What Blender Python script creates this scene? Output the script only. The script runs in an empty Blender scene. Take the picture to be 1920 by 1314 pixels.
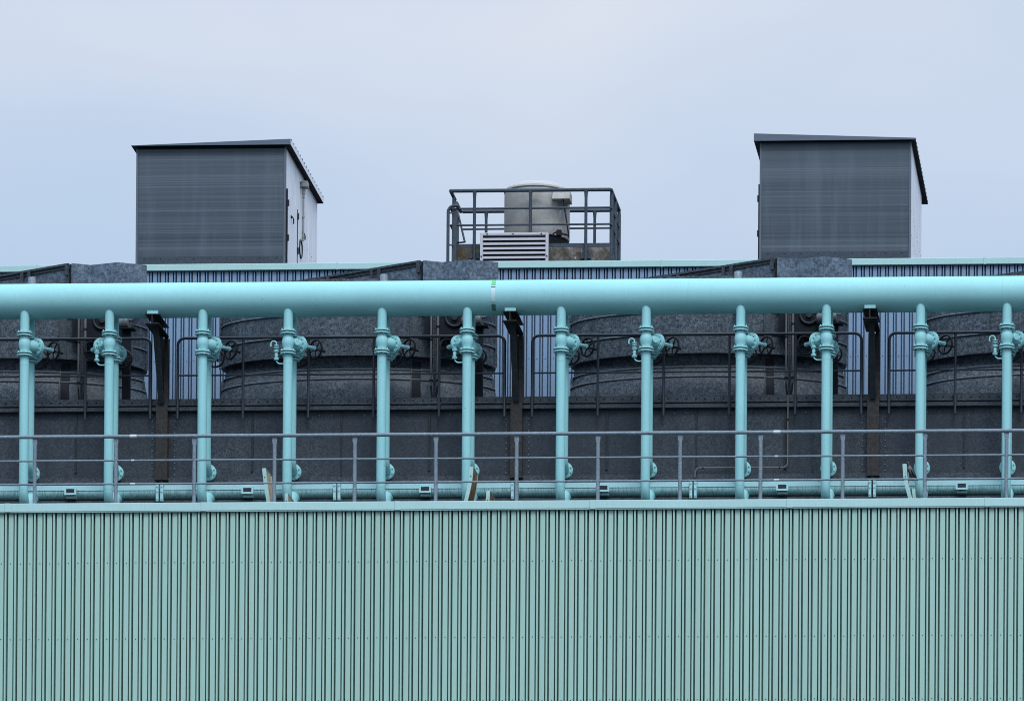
import bpy, bmesh, math, random
from mathutils import Vector, Matrix
random.seed(7)
R = math.radians
scn = bpy.context.scene
col = scn.collection

# ------------------------------------------------------------------ camera
F, DIST = 11000.0, 93.0
CAM = Vector((DIST*math.tan(R(7.0)), -DIST, 1.7))
AIM = Vector((0, 0, 1.7 + DIST*math.tan(R(13.6))))
YAW, PITCH, ROLL = 0.05626241908265862, 0.01352844710842818, 0.006171208022212425
fw = Vector((-math.sin(YAW)*math.cos(PITCH), math.cos(YAW)*math.cos(PITCH), math.sin(PITCH)))
rt0 = Vector((math.cos(YAW), math.sin(YAW), 0)); up0 = rt0.cross(fw)
rt = rt0*math.cos(ROLL) + up0*math.sin(ROLL)
up = -rt0*math.sin(ROLL) + up0*math.cos(ROLL)
_d = AIM - CAM
U0 = F*_d.dot(rt)/_d.dot(fw); V0 = -F*_d.dot(up)/_d.dot(fw)
cam_d = bpy.data.cameras.new('camera'); cam = bpy.data.objects.new('camera', cam_d); col.objects.link(cam)
M = Matrix((rt, up, -fw)).transposed().to_4x4(); M.translation = CAM
cam.matrix_world = M
cam_d.sensor_width = 36; cam_d.sensor_fit = 'HORIZONTAL'; cam_d.lens = F/1920*36
cam_d.shift_x = U0/1920; cam_d.shift_y = -V0/1920
cam_d.clip_start = 1; cam_d.clip_end = 6000
scn.camera = cam

def P(px, py, Y):
    """survey: the world point seen at photo pixel (px, py) on the vertical plane y = Y"""
    d = rt*((px-960+U0)/F) - up*((py-657+V0)/F) + fw
    return CAM + d*((Y-CAM.y)/d.y)
def X(px, Y, py=700): return P(px, py, Y).x
def Z(py, Y, px=960): return P(px, py, Y).z
def Yx(px, py, x):
    a, b = 0.0, 20.0
    for _ in range(50):
        m = (a+b)/2
        if P(px, py, m).x > x: a = m
        else: b = m
    return a
def Yz(px, py, z):
    a, b = 0.0, 20.0
    for _ in range(50):
        m = (a+b)/2
        if P(px, py, m).z < z: a = m
        else: b = m
    return a

# ------------------------------------------------------------------ mesh building
class MB:
    def __init__(s): s.bm = bmesh.new()
    def poly(s, pts, mi=0, sm=False):
        try:
            f = s.bm.faces.new([s.bm.verts.new(p) for p in pts]); f.material_index = mi; f.smooth = sm
        except ValueError: pass
    def box(s, x0, x1, y0, y1, z0, z1, mi=0, bev=0.0):
        if x0 > x1: x0, x1 = x1, x0
        if y0 > y1: y0, y1 = y1, y0
        if z0 > z1: z0, z1 = z1, z0
        v = [s.bm.verts.new((x, y, z)) for x in (x0, x1) for y in (y0, y1) for z in (z0, z1)]
        fs = []
        for q in ((0,1,3,2),(4,6,7,5),(0,4,5,1),(2,3,7,6),(0,2,6,4),(1,5,7,3)):
            f = s.bm.faces.new([v[i] for i in q]); f.material_index = mi; fs.append(f)
        if bev:
            es = set(e for f in fs for e in f.edges)
            bmesh.ops.bevel(s.bm, geom=list(es), offset=bev, segments=1, affect='EDGES', profile=.5)
        return s
    def tube(s, pts, r, n=12, mi=0, caps=True, rb=None):
        """round bar along a polyline; r may be a list"""
        pts = [Vector(p) for p in pts]
        rr = r if isinstance(r, (list, tuple)) else [r]*len(pts)
        t0 = (pts[1]-pts[0]).normalized()
        a = Vector((0, 0, 1)) if abs(t0.z) < .9 else Vector((1, 0, 0))
        u = t0.cross(a).normalized()
        rings = []
        for i, p in enumerate(pts):
            if i == 0: t = t0
            elif i == len(pts)-1: t = (pts[i]-pts[i-1]).normalized()
            else:
                t = ((pts[i+1]-pts[i]).normalized()+(pts[i]-pts[i-1]).normalized())
                t = t.normalized() if t.length > 1e-6 else t0
            u = (u - t*u.dot(t)).normalized(); w = t.cross(u)
            rings.append([s.bm.verts.new(p+(u*math.cos(2*math.pi*k/n)+w*math.sin(2*math.pi*k/n))*rr[i]) for k in range(n)])
        for A, B in zip(rings, rings[1:]):
            for k in range(n):
                f = s.bm.faces.new((A[k], A[(k+1) % n], B[(k+1) % n], B[k])); f.smooth = True; f.material_index = mi
        if caps:
            for ring in (rings[0][::-1], rings[-1]):
                f = s.bm.faces.new(ring); f.material_index = mi
        return s
    def lathe(s, prof, o, ax=(0, 0, 1), n=24, mi=0, sq=1.0):
        """prof: list of (radius, distance along the axis)"""
        o = Vector(o); t = Vector(ax).normalized()
        a = Vector((0, 0, 1)) if abs(t.z) < .9 else Vector((1, 0, 0))
        u = t.cross(a).normalized(); w = t.cross(u)
        rings = []
        for r, d in prof:
            rings.append([s.bm.verts.new(o+t*d+(u*math.cos(2*math.pi*k/n)+w*math.sin(2*math.pi*k/n))*max(r, 1e-4)) for k in range(n)])
        for A, B in zip(rings, rings[1:]):
            for k in range(n):
                f = s.bm.faces.new((A[k], A[(k+1) % n], B[(k+1) % n], B[k])); f.smooth = True; f.material_index = mi
        for ring in (rings[0][::-1], rings[-1]):
            f = s.bm.faces.new(ring); f.material_index = mi
        return s
    def prism(s, pts2, d0, d1, plane='xz', mi=0, side=None):
        """polygon in the plane 'xz' pushed along y, or in 'xy' pushed along z, or in 'yz' pushed along x"""
        def mk(a, b, d): return {'xz': (a, d, b), 'xy': (a, b, d), 'yz': (d, a, b)}[plane]
        A = [s.bm.verts.new(mk(a, b, d0)) for a, b in pts2]; B = [s.bm.verts.new(mk(a, b, d1)) for a, b in pts2]
        n = len(pts2)
        f = s.bm.faces.new(A); f.material_index = mi; f = s.bm.faces.new(B[::-1]); f.material_index = mi
        for k in range(n):
            f = s.bm.faces.new((A[k], B[k], B[(k+1) % n], A[(k+1) % n])); f.material_index = mi if side is None else side
        return s
    def ring(s, c, ax, r, rr, n=32, m=8, mi=0):
        c = Vector(c); t = Vector(ax).normalized()
        a = Vector((0, 0, 1)) if abs(t.z) < .9 else Vector((1, 0, 0))
        u = t.cross(a).normalized(); w = t.cross(u); vs = []
        for i in range(n):
            d = u*math.cos(2*math.pi*i/n)+w*math.sin(2*math.pi*i/n)
            vs.append([s.bm.verts.new(c+d*(r+rr*math.cos(2*math.pi*k/m))+t*rr*math.sin(2*math.pi*k/m)) for k in range(m)])
        for i in range(n):
            for k in range(m):
                f = s.bm.faces.new((vs[i][k], vs[(i+1) % n][k], vs[(i+1) % n][(k+1) % m], vs[i][(k+1) % m])); f.smooth = True; f.material_index = mi
        return s
    def build(s, name, mats, parent=None, angle=35):
        bmesh.ops.recalc_face_normals(s.bm, faces=s.bm.faces)
        me = bpy.data.meshes.new(name)
        off = wpos(parent)
        if off.length: bmesh.ops.translate(s.bm, verts=s.bm.verts, vec=-off)
        s.bm.to_mesh(me); s.bm.free()
        for m in (mats if isinstance(mats, (list, tuple)) else [mats]): me.materials.append(m)
        me.set_sharp_from_angle(angle=R(angle))
        o = bpy.data.objects.new(name, me); col.objects.link(o)
        if parent: o.parent = parent
        return o
def wpos(o):
    p = Vector((0, 0, 0))
    while o: p = p + o.location; o = o.parent
    return p
def thing(name, label, cat, loc=(0, 0, 0), group=None):
    o = bpy.data.objects.new(name, None); col.objects.link(o); o.location = loc
    o.empty_display_size = .2
    return tag(o, label, cat, group)
def tag(o, label, cat, group=None):
    o['label'] = label; o['category'] = cat
    if group: o['group'] = group
    return o
def dup(root, loc, label, skip=()):
    def cp(o, parent):
        c = o.copy(); col.objects.link(c); c.parent = parent
        for ch in o.children:
            cp(ch, c)
        return c
    r = root.copy(); col.objects.link(r); r.location = loc; r['label'] = label
    for ch in root.children: cp(ch, r)
    return r
def arc(c, r, a0, a1, e1, e2, n=7):
    c = Vector(c); e1 = Vector(e1); e2 = Vector(e2)
    return [c+e1*r*math.cos(a0+(a1-a0)*i/n)+e2*r*math.sin(a0+(a1-a0)*i/n) for i in range(n+1)]

# ------------------------------------------------------------------ materials
class NT:
    def __init__(s, name):
        s.m = bpy.data.materials.new(name); s.m.use_nodes = True; s.t = s.m.node_tree; s.b = s.t.nodes['Principled BSDF']
        s.geo = s.t.nodes.new('ShaderNodeNewGeometry')
    def n(s, typ, **kw):
        q = s.t.nodes.new(typ)
        for k, v in kw.items(): setattr(q, k, v)
        return q
    def l(s, a, b): s.t.links.new(a, b)
    def noise(s, scale, stretch=(1, 1, 1), detail=4, rough=.6):
        mp = s.n('ShaderNodeMapping'); mp.inputs['Scale'].default_value = stretch; s.l(s.geo.outputs['Position'], mp.inputs['Vector'])
        q = s.n('ShaderNodeTexNoise'); q.inputs['Scale'].default_value = scale; q.inputs['Detail'].default_value = detail; q.inputs['Roughness'].default_value = rough
        s.l(mp.outputs[0], q.inputs['Vector']); return q.outputs['Fac']
    def ramp(s, fac, stops):
        q = s.n('ShaderNodeValToRGB'); e = q.color_ramp.elements
        while len(e) < len(stops): e.new(.5)
        for i, (p, c) in enumerate(stops):
            e[i].position = p; e[i].color = (c, c, c, 1) if isinstance(c, (int, float)) else (*c, 1)
        s.l(fac, q.inputs['Fac']); return q.outputs['Color']
    def mix(s, fac, a, b, mode='MIX'):
        q = s.n('ShaderNodeMix', data_type='RGBA', blend_type=mode)
        for sock, v in ((q.inputs[0], fac), (q.inputs[6], a), (q.inputs[7], b)):
            if hasattr(v, 'is_linked'): s.l(v, sock)
            elif isinstance(v, (int, float)): sock.default_value = v
            else: sock.default_value = (*v, 1)
        return q.outputs[2]
    def bump(s, h, strength, dist):
        q = s.n('ShaderNodeBump'); q.inputs['Strength'].default_value = strength; q.inputs['Distance'].default_value = dist
        s.l(h, q.inputs['Height']); s.l(q.outputs[0], s.b.inputs['Normal'])
    def out(s, colr, rough, metal=0.0, spec=.5):
        if hasattr(colr, 'is_linked'): s.l(colr, s.b.inputs['Base Color'])
        else: s.b.inputs['Base Color'].default_value = (*colr, 1)
        if hasattr(rough, 'is_linked'): s.l(rough, s.b.inputs['Roughness'])
        else: s.b.inputs['Roughness'].default_value = rough
        s.b.inputs['Metallic'].default_value = metal; s.b.inputs['Specular IOR Level'].default_value = spec
        return s.m
def mul(c, k): return tuple(min(1, x*k) for x in c)

def paint(name, c, rough=.42, var=.12, speck=0.0, speckc=(.05, .05, .05), streak=0.0, streakc=(.03, .05, .05), scale=1.3, spec=.5):
    t = NT(name)
    cc = t.mix(t.ramp(t.noise(scale, detail=6), [(.3, 0), (.7, 1)]), mul(c, 1-var), mul(c, 1+var*.6))
    cc = t.mix(t.ramp(t.noise(45, detail=2), [(.35, 0), (.65, 1)]), cc, t.mix(.93, (0, 0, 0), cc), 'MIX')
    if streak:
        f = t.ramp(t.noise(1, (75, 30, 2.0), detail=5), [(.46, 0), (.72, streak)])
        cc = t.mix(f, cc, streakc)
    if speck:
        f = t.ramp(t.noise(14, detail=3, rough=.7), [(.70, 0), (.74, speck)])
        cc = t.mix(f, cc, speckc)
    t.bump(t.noise(9, detail=3), .08, .02)
    return t.out(cc, t.ramp(t.noise(5), [(.3, rough-.06), (.7, rough+.1)]), 0, spec)

def galv(name, dark, light, scale=26, patch=1.2, rough=.55, metal=.0, spec=.3, rust=0.0, run=0.0):
    t = NT(name)
    v = t.n('ShaderNodeTexVoronoi'); v.inputs['Scale'].default_value = scale
    t.l(t.geo.outputs['Position'], v.inputs['Vector'])
    sep = t.n('ShaderNodeSeparateColor'); t.l(v.outputs['Color'], sep.inputs[0])
    f = t.ramp(sep.outputs[0], [(.15, 0), (.75, .55), (1, 1)])
    g = t.ramp(t.noise(patch, detail=5, rough=.65), [(.3, .25), (.7, 1)])
    fg = t.mix(1.0, f, g, 'MULTIPLY')
    n2 = t.ramp(t.noise(scale*1.6, detail=3), [(.42, 0), (.62, 1)])
    ff = t.mix(.45, fg, n2)
    cc = t.mix(ff, dark, light)
    if rust:
        cc = t.mix(t.ramp(t.noise(.8, (1, 1, .6), detail=6), [(.52, 0), (.72, rust)]), cc, (.034, .027, .030))
    if run:
        cc = t.mix(t.ramp(t.noise(1, (7, 7, .45), detail=5, rough=.6), [(.48, 0), (.75, run)]), cc, mul(dark, .6))
        cc = t.mix(t.ramp(t.noise(1, (16, 16, .8), detail=4, rough=.6), [(.62, 0), (.78, run*.5)]), cc, light)
        cc = t.mix(t.ramp(t.noise(1, (.75, .75, .2), detail=1), [(.40, 0), (.62, run*.9)]), cc, mul(dark, 1.3))
    t.bump(t.noise(2.2, detail=4), .25, .03)
    return t.out(cc, rough, metal, spec)

m_pipe = paint('teal_pipe_paint', (.272, .550, .562), .48, .05, speck=.5, streak=.10, streakc=(.12, .25, .26), spec=.22)
m_coping = paint('teal_coping_paint', (.37, .565, .545), .5, .05, speck=.25, streak=.12, streakc=(.18, .28, .27), spec=.25)
t = NT('sage_cladding_paint')
c = t.mix(t.ramp(t.noise(1, (.55, .55, .12), detail=3), [(.35, 0), (.65, 1)]), (.278, .440, .378), (.300, .470, .405))
c = t.mix(t.ramp(t.noise(1, (9, 9, .35), detail=5), [(.52, 0), (.78, .22)]), c, (.17, .27, .25))
c = t.mix(t.ramp(t.noise(30, detail=3), [(.35, 0), (.65, .10)]), c, (.20, .33, .31))
t.bump(t.noise(1.6, (1, 1, .5), detail=2), .12, .03)
m_wall = t.out(c, .5)
m_blue = paint('blue_cladding_paint', (.165, .255, .37), .5, .05, scale=.7)
m_screw = paint('dark_screw_steel', (.03, .05, .055), .5)
m_trough = paint('grimy_teal_paint', (.29, .53, .53), .5, .10, streak=.75, streakc=(.014, .028, .028))
m_strip = paint('teal_strip_paint', (.34, .585, .61), .42, .06, speck=.4)
m_case = galv('dark_galvanised_casing', (.012, .017, .023), (.078, .098, .121), 42, .8, rust=.12, run=.5)
m_stack = galv('spangled_galvanised_stack', (.012, .019, .027), (.145, .178, .212), 22, .9, run=.35)
m_shroud = galv('blue_grey_galvanised_sheet', (.035, .052, .072), (.16, .21, .27), 15, 1.6)
m_angle = galv('dark_steel_angle', (.018, .024, .031), (.080, .098, .116), 30, 1.4)
m_rail = galv('galvanised_handrail', (.11, .145, .175), (.25, .30, .345), 40, 2.0, .45)
m_hoop = galv('hoop_steel', (.07, .085, .10), (.15, .18, .21), 40, 2.0)
m_drail = paint('dark_handrail_paint', (.020, .027, .040), .45, .2)
m_black = paint('black_handwheel_paint', (.003, .004, .007), .45, .2, spec=.3)
t = NT('gasket_rubber')
m_gasket = t.out(t.ramp(t.noise(5.5, detail=4), [(.44, (.006, .008, .009)), (.58, (.055, .022, .014)), (.70, (.30, .24, .20))]), .8)
m_brown = galv('rust_brown_steel', (.010, .009, .009), (.048, .042, .039), 22, 1.4, .6, rust=.3)
m_dark = galv('blackened_steel', (.007, .011, .014), (.026, .036, .044), 22, 1.4, .6)
m_white = paint('white_side_panel_paint', (.74, .745, .78), .5, .05, streak=.25, streakc=(.30, .32, .38))
m_fascia = paint('slate_fascia_paint', (.075, .100, .135), .5, .08)
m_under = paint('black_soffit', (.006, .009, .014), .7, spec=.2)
m_louv = paint('pale_louvre_paint', (.44, .43, .46), .45, .05)
m_ply = None
t = NT('beige_grp_shell')
c = t.mix(t.ramp(t.noise(2.6, detail=6, rough=.6), [(.50, 0), (.66, .65)]), (.345, .330, .308), (.50, .49, .47))
c = t.mix(t.ramp(t.noise(70, detail=2), [(.4, 0), (.62, .3)]), c, (.12, .12, .12))
m_tankp = t.out(c, .75, 0, .1)
m_tankcap = paint('pale_grp_cap', (.46, .44, .42), .7, .12, streak=.35, streakc=(.20, .19, .18), spec=.15)
m_plat = galv('platform_steel', (.022, .032, .045), (.062, .080, .102), 40, 2.0, .5)
m_green = paint('green_tape', (.08, .40, .14), .5, .15)
m_tape = paint('off_white_tape', (.42, .56, .58), .5, .1)
m_conduit = paint('tan_conduit', (.115, .108, .104), .5, .25)
m_motor = paint('grey_motor_paint', (.085, .092, .10), .5, .2)
m_glass = paint('dark_window', (.008, .010, .016), .25, .2)
m_whitep = paint('white_paint_splash', (.50, .52, .55), .5, .1)
m_deck = paint('grey_roof_felt', (.032, .034, .036), .9, .25)
t = NT('plywood_face')
w = t.noise(1, (60, 3, 2.5), detail=6, rough=.65)
m_ply = t.out(t.ramp(w, [(.3, (.11, .055, .022)), (.5, (.20, .105, .042)), (.7, (.30, .17, .075))]), .65)
t = NT('pale_plywood_face')
w = t.noise(1, (60, 3, 2.5), detail=6, rough=.65)
m_ply2 = t.out(t.ramp(w, [(.3, (.34, .23, .13)), (.5, (.46, .32, .19)), (.7, (.55, .41, .27))]), .65)
t = NT('shed_ribbed_sheet')
a1 = t.ramp(t.noise(1, (.05, .05, 42), detail=6, rough=.65), [(.38, 0), (.54, .3), (.68, 1)])
a2 = t.ramp(t.noise(1, (.05, .05, 3.2), detail=3, rough=.5), [(.35, .05), (.65, .8)])
a = t.mix(.38, a1, a2)
b = t.ramp(t.noise(1, (4.5, 4.5, .35), detail=5, rough=.6), [(.50, 0), (.80, .3)])
c = t.mix(a, (.033, .046, .060), (.120, .148, .175)); c = t.mix(b, c, (.15, .19, .23))
c = t.mix(t.ramp(t.noise(60, detail=2), [(.4, 0), (.6, .25)]), c, (.03, .045, .06))
m_shed = t.out(c, .5, 0, .3)
t = NT('weathered_concrete')
c = t.ramp(t.noise(6.5, detail=9, rough=.75), [(.30, (.018, .014, .009)), (.46, (.065, .055, .043)), (.56, (.13, .12, .108)), (.72, (.24, .23, .22))])
c = t.mix(t.ramp(t.noise(1.2, detail=5), [(.46, 0), (.60, .75)]), c, (.050, .036, .014))
c = t.mix(t.ramp(t.noise(11, detail=3), [(.66, 0), (.72, .8)]), c, (.45, .45, .43))
t.bump(t.noise(20, detail=5), .6, .02)
m_conc = t.out(c, .9)
t = NT('ground_asphalt')
m_ground = t.out(t.ramp(t.noise(.3, detail=8), [(.3, (.028, .030, .032)), (.7, (.05, .052, .054))]), .9)
t = NT('crow_plumage')
m_birdg = t.out(t.ramp(t.noise(60, detail=3), [(.3, (.055, .050, .058)), (.7, (.135, .122, .132))]), .7)
m_birdb = paint('black_plumage', (.010, .010, .014), .5, .2)

# ------------------------------------------------------------------ world and sun
w = bpy.data.worlds.new('World'); scn.world = w; w.use_nodes = True; nt = w.node_tree
bg = nt.nodes['Background']; L = nt.links.new
sky = nt.nodes.new('ShaderNodeTexSky'); sky.sky_type = 'NISHITA'; sky.sun_disc = False
SUN_EL, SUN_AZ = R(52), R(160)          # azimuth clockwise from +y
sky.sun_elevation = SUN_EL; sky.sun_rotation = SUN_AZ; sky.air_density = 1; sky.dust_density = 2.0
tc = nt.nodes.new('ShaderNodeTexCoord')
mp = nt.nodes.new('ShaderNodeMapping'); mp.inputs['Scale'].default_value = (3.2, 3.2, 7.5); mp.inputs['Location'].default_value = (2.109, 8.961, 4.232)
L(tc.outputs['Generated'], mp.inputs['Vector'])
nz = nt.nodes.new('ShaderNodeTexNoise'); nz.inputs['Scale'].default_value = 1.0; nz.inputs['Detail'].default_value = 5; nz.inputs['Roughness'].default_value = .45
L(mp.outputs[0], nz.inputs['Vector'])
rp = nt.nodes.new('ShaderNodeValToRGB'); e = rp.color_ramp.elements
CL = [(.42, (3.05, 4.2, 5.75)), (.575, (4.05, 4.82, 6.0)), (.72, (5.55, 5.75, 6.3))]
while len(e) < len(CL): e.new(.5)
for i, (p_, c_) in enumerate(CL): e[i].position = p_; e[i].color = (*c_, 1)
L(nz.outputs['Fac'], rp.inputs['Fac'])
# an overcast sky is brighter towards the zenith
sp = nt.nodes.new('ShaderNodeSeparateXYZ'); L(tc.outputs['Generated'], sp.inputs[0])
mr = nt.nodes.new('ShaderNodeMapRange'); mr.inputs[1].default_value = .30; mr.inputs[2].default_value = 1.0; mr.inputs[3].default_value = 1.0; mr.inputs[4].default_value = 2.3
L(sp.outputs['Z'], mr.inputs[0])
# thin cloud glows round the hidden sun, behind the photographer
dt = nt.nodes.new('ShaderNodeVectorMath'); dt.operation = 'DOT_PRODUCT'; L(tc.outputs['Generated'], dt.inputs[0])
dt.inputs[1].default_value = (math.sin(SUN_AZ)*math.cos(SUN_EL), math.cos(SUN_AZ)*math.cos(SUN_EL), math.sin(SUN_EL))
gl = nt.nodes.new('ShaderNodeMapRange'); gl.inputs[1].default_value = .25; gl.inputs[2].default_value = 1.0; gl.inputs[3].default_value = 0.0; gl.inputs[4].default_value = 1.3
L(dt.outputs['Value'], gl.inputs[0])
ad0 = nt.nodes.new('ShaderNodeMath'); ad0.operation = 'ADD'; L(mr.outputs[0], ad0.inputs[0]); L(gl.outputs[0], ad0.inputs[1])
# added darkening of the sky close to the horizon, deepens shade on undersides
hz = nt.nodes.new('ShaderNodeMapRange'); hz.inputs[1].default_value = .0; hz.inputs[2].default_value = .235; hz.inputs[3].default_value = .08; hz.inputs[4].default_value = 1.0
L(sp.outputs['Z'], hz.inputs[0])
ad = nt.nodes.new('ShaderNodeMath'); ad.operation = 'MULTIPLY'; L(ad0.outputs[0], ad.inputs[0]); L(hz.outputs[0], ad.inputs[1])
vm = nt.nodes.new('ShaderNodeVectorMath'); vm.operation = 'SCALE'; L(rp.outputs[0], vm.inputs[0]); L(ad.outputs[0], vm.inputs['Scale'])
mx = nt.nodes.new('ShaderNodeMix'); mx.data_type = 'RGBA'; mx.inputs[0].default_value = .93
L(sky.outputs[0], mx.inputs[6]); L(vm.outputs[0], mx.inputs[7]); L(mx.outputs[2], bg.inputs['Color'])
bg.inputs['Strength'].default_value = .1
sd = bpy.data.lights.new('sun', 'SUN'); sd.energy = 1.4; sd.angle = R(24); sd.color = (1, .985, .96)
so = bpy.data.objects.new('sun', sd); col.objects.link(so)
sdir = Vector((math.sin(SUN_AZ)*math.cos(SUN_EL), math.cos(SUN_AZ)*math.cos(SUN_EL), math.sin(SUN_EL)))
so.rotation_euler = sdir.to_track_quat('Z', 'Y').to_euler(); so.location = (0, -20, 60)
scn.view_settings.view_transform = 'Standard'; scn.view_settings.look = 'None'; scn.view_settings.exposure = 0.50
scn.view_settings.gamma = 1
scn.cycles.max_bounces = 6; scn.cycles.filter_width = 1.0

# ------------------------------------------------------------------ ground
b = MB(); b.poly([(-2500, -2500, 0), (2500, -2500, 0), (2500, 2500, 0), (-2500, 2500, 0)])
g = b.build('ground', m_ground); g['kind'] = 'structure'

# ------------------------------------------------------------------ front building: cladding, coping, deck
Z_cop, Z_copb = Z(938, -.06), Z(953.7, -.06)
Z_deck = Z_cop - .16
WX0, WX1 = -13.0, 13.0
def corrugated(x_first, pitch, fl, s1, rib, y0, depth, z0, z1, xa, xb, proud, rows):
    b = MB(); prof = []
    k0 = math.floor((xa-x_first)/pitch); k1 = math.ceil((xb-x_first)/pitch)
    for k in range(k0, k1):
        x = x_first + k*pitch
        prof += [(x, y0), (x+fl-.004, y0), (x+fl, y0+.006), (x+fl+.002, y0+depth), (x+fl+s1-.002, y0+depth), (x+fl+s1, y0-proud+.003),
                 (x+fl+s1+.004, y0-proud), (x+fl+s1+rib-.004, y0-proud), (x+fl+s1+rib, y0-proud+.003), (x+fl+s1+rib+.002, y0+depth), (x+pitch-.002, y0+depth), (x+pitch-.0005, y0+.004)]
        for zr in rows:
            cx = x+fl*.5+random.uniform(-.006, .006); cz = zr+random.uniform(-.006, .006)
            b.lathe([(.0095, -.008), (.0095, 0.0), (.006, .005)], (cx, y0-.001, cz), (0, -1, 0), n=6, mi=1)
    vs = [(b.bm.verts.new((x, y, z0)), b.bm.verts.new((x, y, z1))) for x, y in prof]
    for A, B in zip(vs, vs[1:]): b.bm.faces.new((A[0], B[0], B[1], A[1]))
    return b
fb = thing('factory_building', 'pale sage green building front of vertical ribbed cladding under a teal coping', 'building', (0, 0, 0))
pitch = (X(1906, 0, 1000)-X(12.4+18.2*0, 0, 1000))/round((1906-12.4)/18.29)
xf = X(16.2, 0, 1000)
rows = [Z(1051, 0), Z(1194, 0), Z(1312, 0)]
while rows[-1] > 3: rows.append(rows[-1]-1.22)
corrugated(xf, pitch, .0785, .0205, .0275, 0.0, .15, 0.0, Z_copb+.05, WX0, WX1, .018, rows).build('cladding', [m_wall, m_screw], fb, 20)
b = MB(); b.box(WX0, WX1, .16, 17, 0, Z_deck-.1); b.build('wall', m_wall, fb)
b = MB(); b.box(WX0, WX1, .16, 17, Z_deck-.098, Z_deck); b.build('roof_deck', m_deck, fb)
jx = [X(v, -.06, 945) for v in (-362, 9, 376, 740, 1106, 1475, 1846, 2215)]
jx = [WX0]+jx+[WX1]
for k, (a_, c_) in enumerate(zip(jx, jx[1:])):
    b = MB(); b.box(a_+.002, c_-.002, -.06, .159, Z_copb, Z_cop, bev=.006)
    b.box(a_+.0022, c_-.0022, -.052, -.02, Z_copb-.012, Z_copb+.004)
    if k: b.box(a_-.002, a_+.09, -.0635, .15, Z_copb-.003, Z_cop+.003, bev=.002)
    b.build('coping', m_coping, fb)

# ------------------------------------------------------------------ guard rail
YR = .25
rail = thing('guard_rail', 'long grey galvanised guard rail standing behind the teal coping, three horizontal bars', 'railing', (0, YR, Z_deck))
zt, zm, zl = Z(813.3, YR), Z(858.5, YR), Z(902.5, YR)
for nm, z, r in (('top_rail', zt, .030), ('middle_rail', zm, .0155), ('lower_rail', zl, .0155)):
    b = MB(); b.tube([(WX0, YR, z), (WX1, YR, z)], r, 14); b.build(nm, m_rail, rail)
pxs = [65, 217, 364, 514.5, 665, 817, 968.5, 1121, 1275, 1426, 1580, 1734, 1887]
for v in pxs:
    x = X(v, YR, 870); b = MB()
    yy = YR+.012
    b.tube([(x, yy, Z_deck), (x, yy, zt-.20), (x, yy, zt-.13)], [.031, .031, .030], 12)
    b.prism([(x-.030, zt-.14), (x+.030, zt-.14), (x+.038, zt-.085), (x+.038, zt-.022), (x-.038, zt-.022), (x-.038, zt-.085)], yy-.008, yy+.008)
    b.box(x-.06, x+.06, yy-.05, yy+.05, Z_deck, Z_deck+.012)
    b.build('post', m_rail, rail)
for v in (248, 1455):
    for z, r, w_ in ((zt, .0300, .07), (zm, .0155, .035), (zl, .0155, .05)):
        x = X(v, YR, 870); b = MB(); b.tube([(x-w_*.6, YR-.0005, z+.001), (x+w_, YR-.0005, z+.001)], r+.001, 12); b.build('paint_splash', m_whitep, rail)

# ------------------------------------------------------------------ header pipe
YH = 1.325
z1, z2 = Z(525.5, YH), Z(591, YH); RH = (z1-z2)/2*.985; ZH = (z1+z2)/2
hp = thing('header_pipe', 'thick horizontal teal pipe running the full width above all the risers', 'pipe', (0, YH, ZH))
b = MB(); b.tube([(x, YH, ZH) for x in [WX0+i*.5 for i in range(53)]], RH, 72); b.build('pipe', m_pipe, hp)
for v in (272, 1290, 1880):
    b = MB(); x = X(v, YH-RH, 555); b.ring((x, YH, ZH), (1, 0, 0), RH-.001, .004, 64, 6); b.build('weld_seam', m_pipe, hp)
def band(x0, x1, a0, a1, r):
    b = MB(); n = 24; pr = []
    for i in range(n+1):
        a = R(a0+(a1-a0)*i/n); pr.append((YH-r*math.cos(a), ZH+r*math.sin(a)))
    vs = [(b.bm.verts.new((x0, y, z)), b.bm.verts.new((x1, y, z))) for y, z in pr]
    for A, B in zip(vs, vs[1:]): f = b.bm.faces.new((A[0], B[0], B[1], A[1])); f.smooth = True
    return b
x0, x1 = X(920.5, YH-RH, 555), X(928.5, YH-RH, 555)
band(x0, x1, 32, 100, RH+.003).build('green_tape', m_green, hp)
band(x0, x1, -26, 28, RH+.0025).build('white_tape', m_tape, hp)
band(x0, x1, 21, 25, RH+.0032).build('black_mark', m_black, hp)
band(x0+.002, x1, -60, -34, RH+.0025).build('old_tape', paint('drab_green_tape', (.05, .16, .12), .6), hp)

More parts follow.
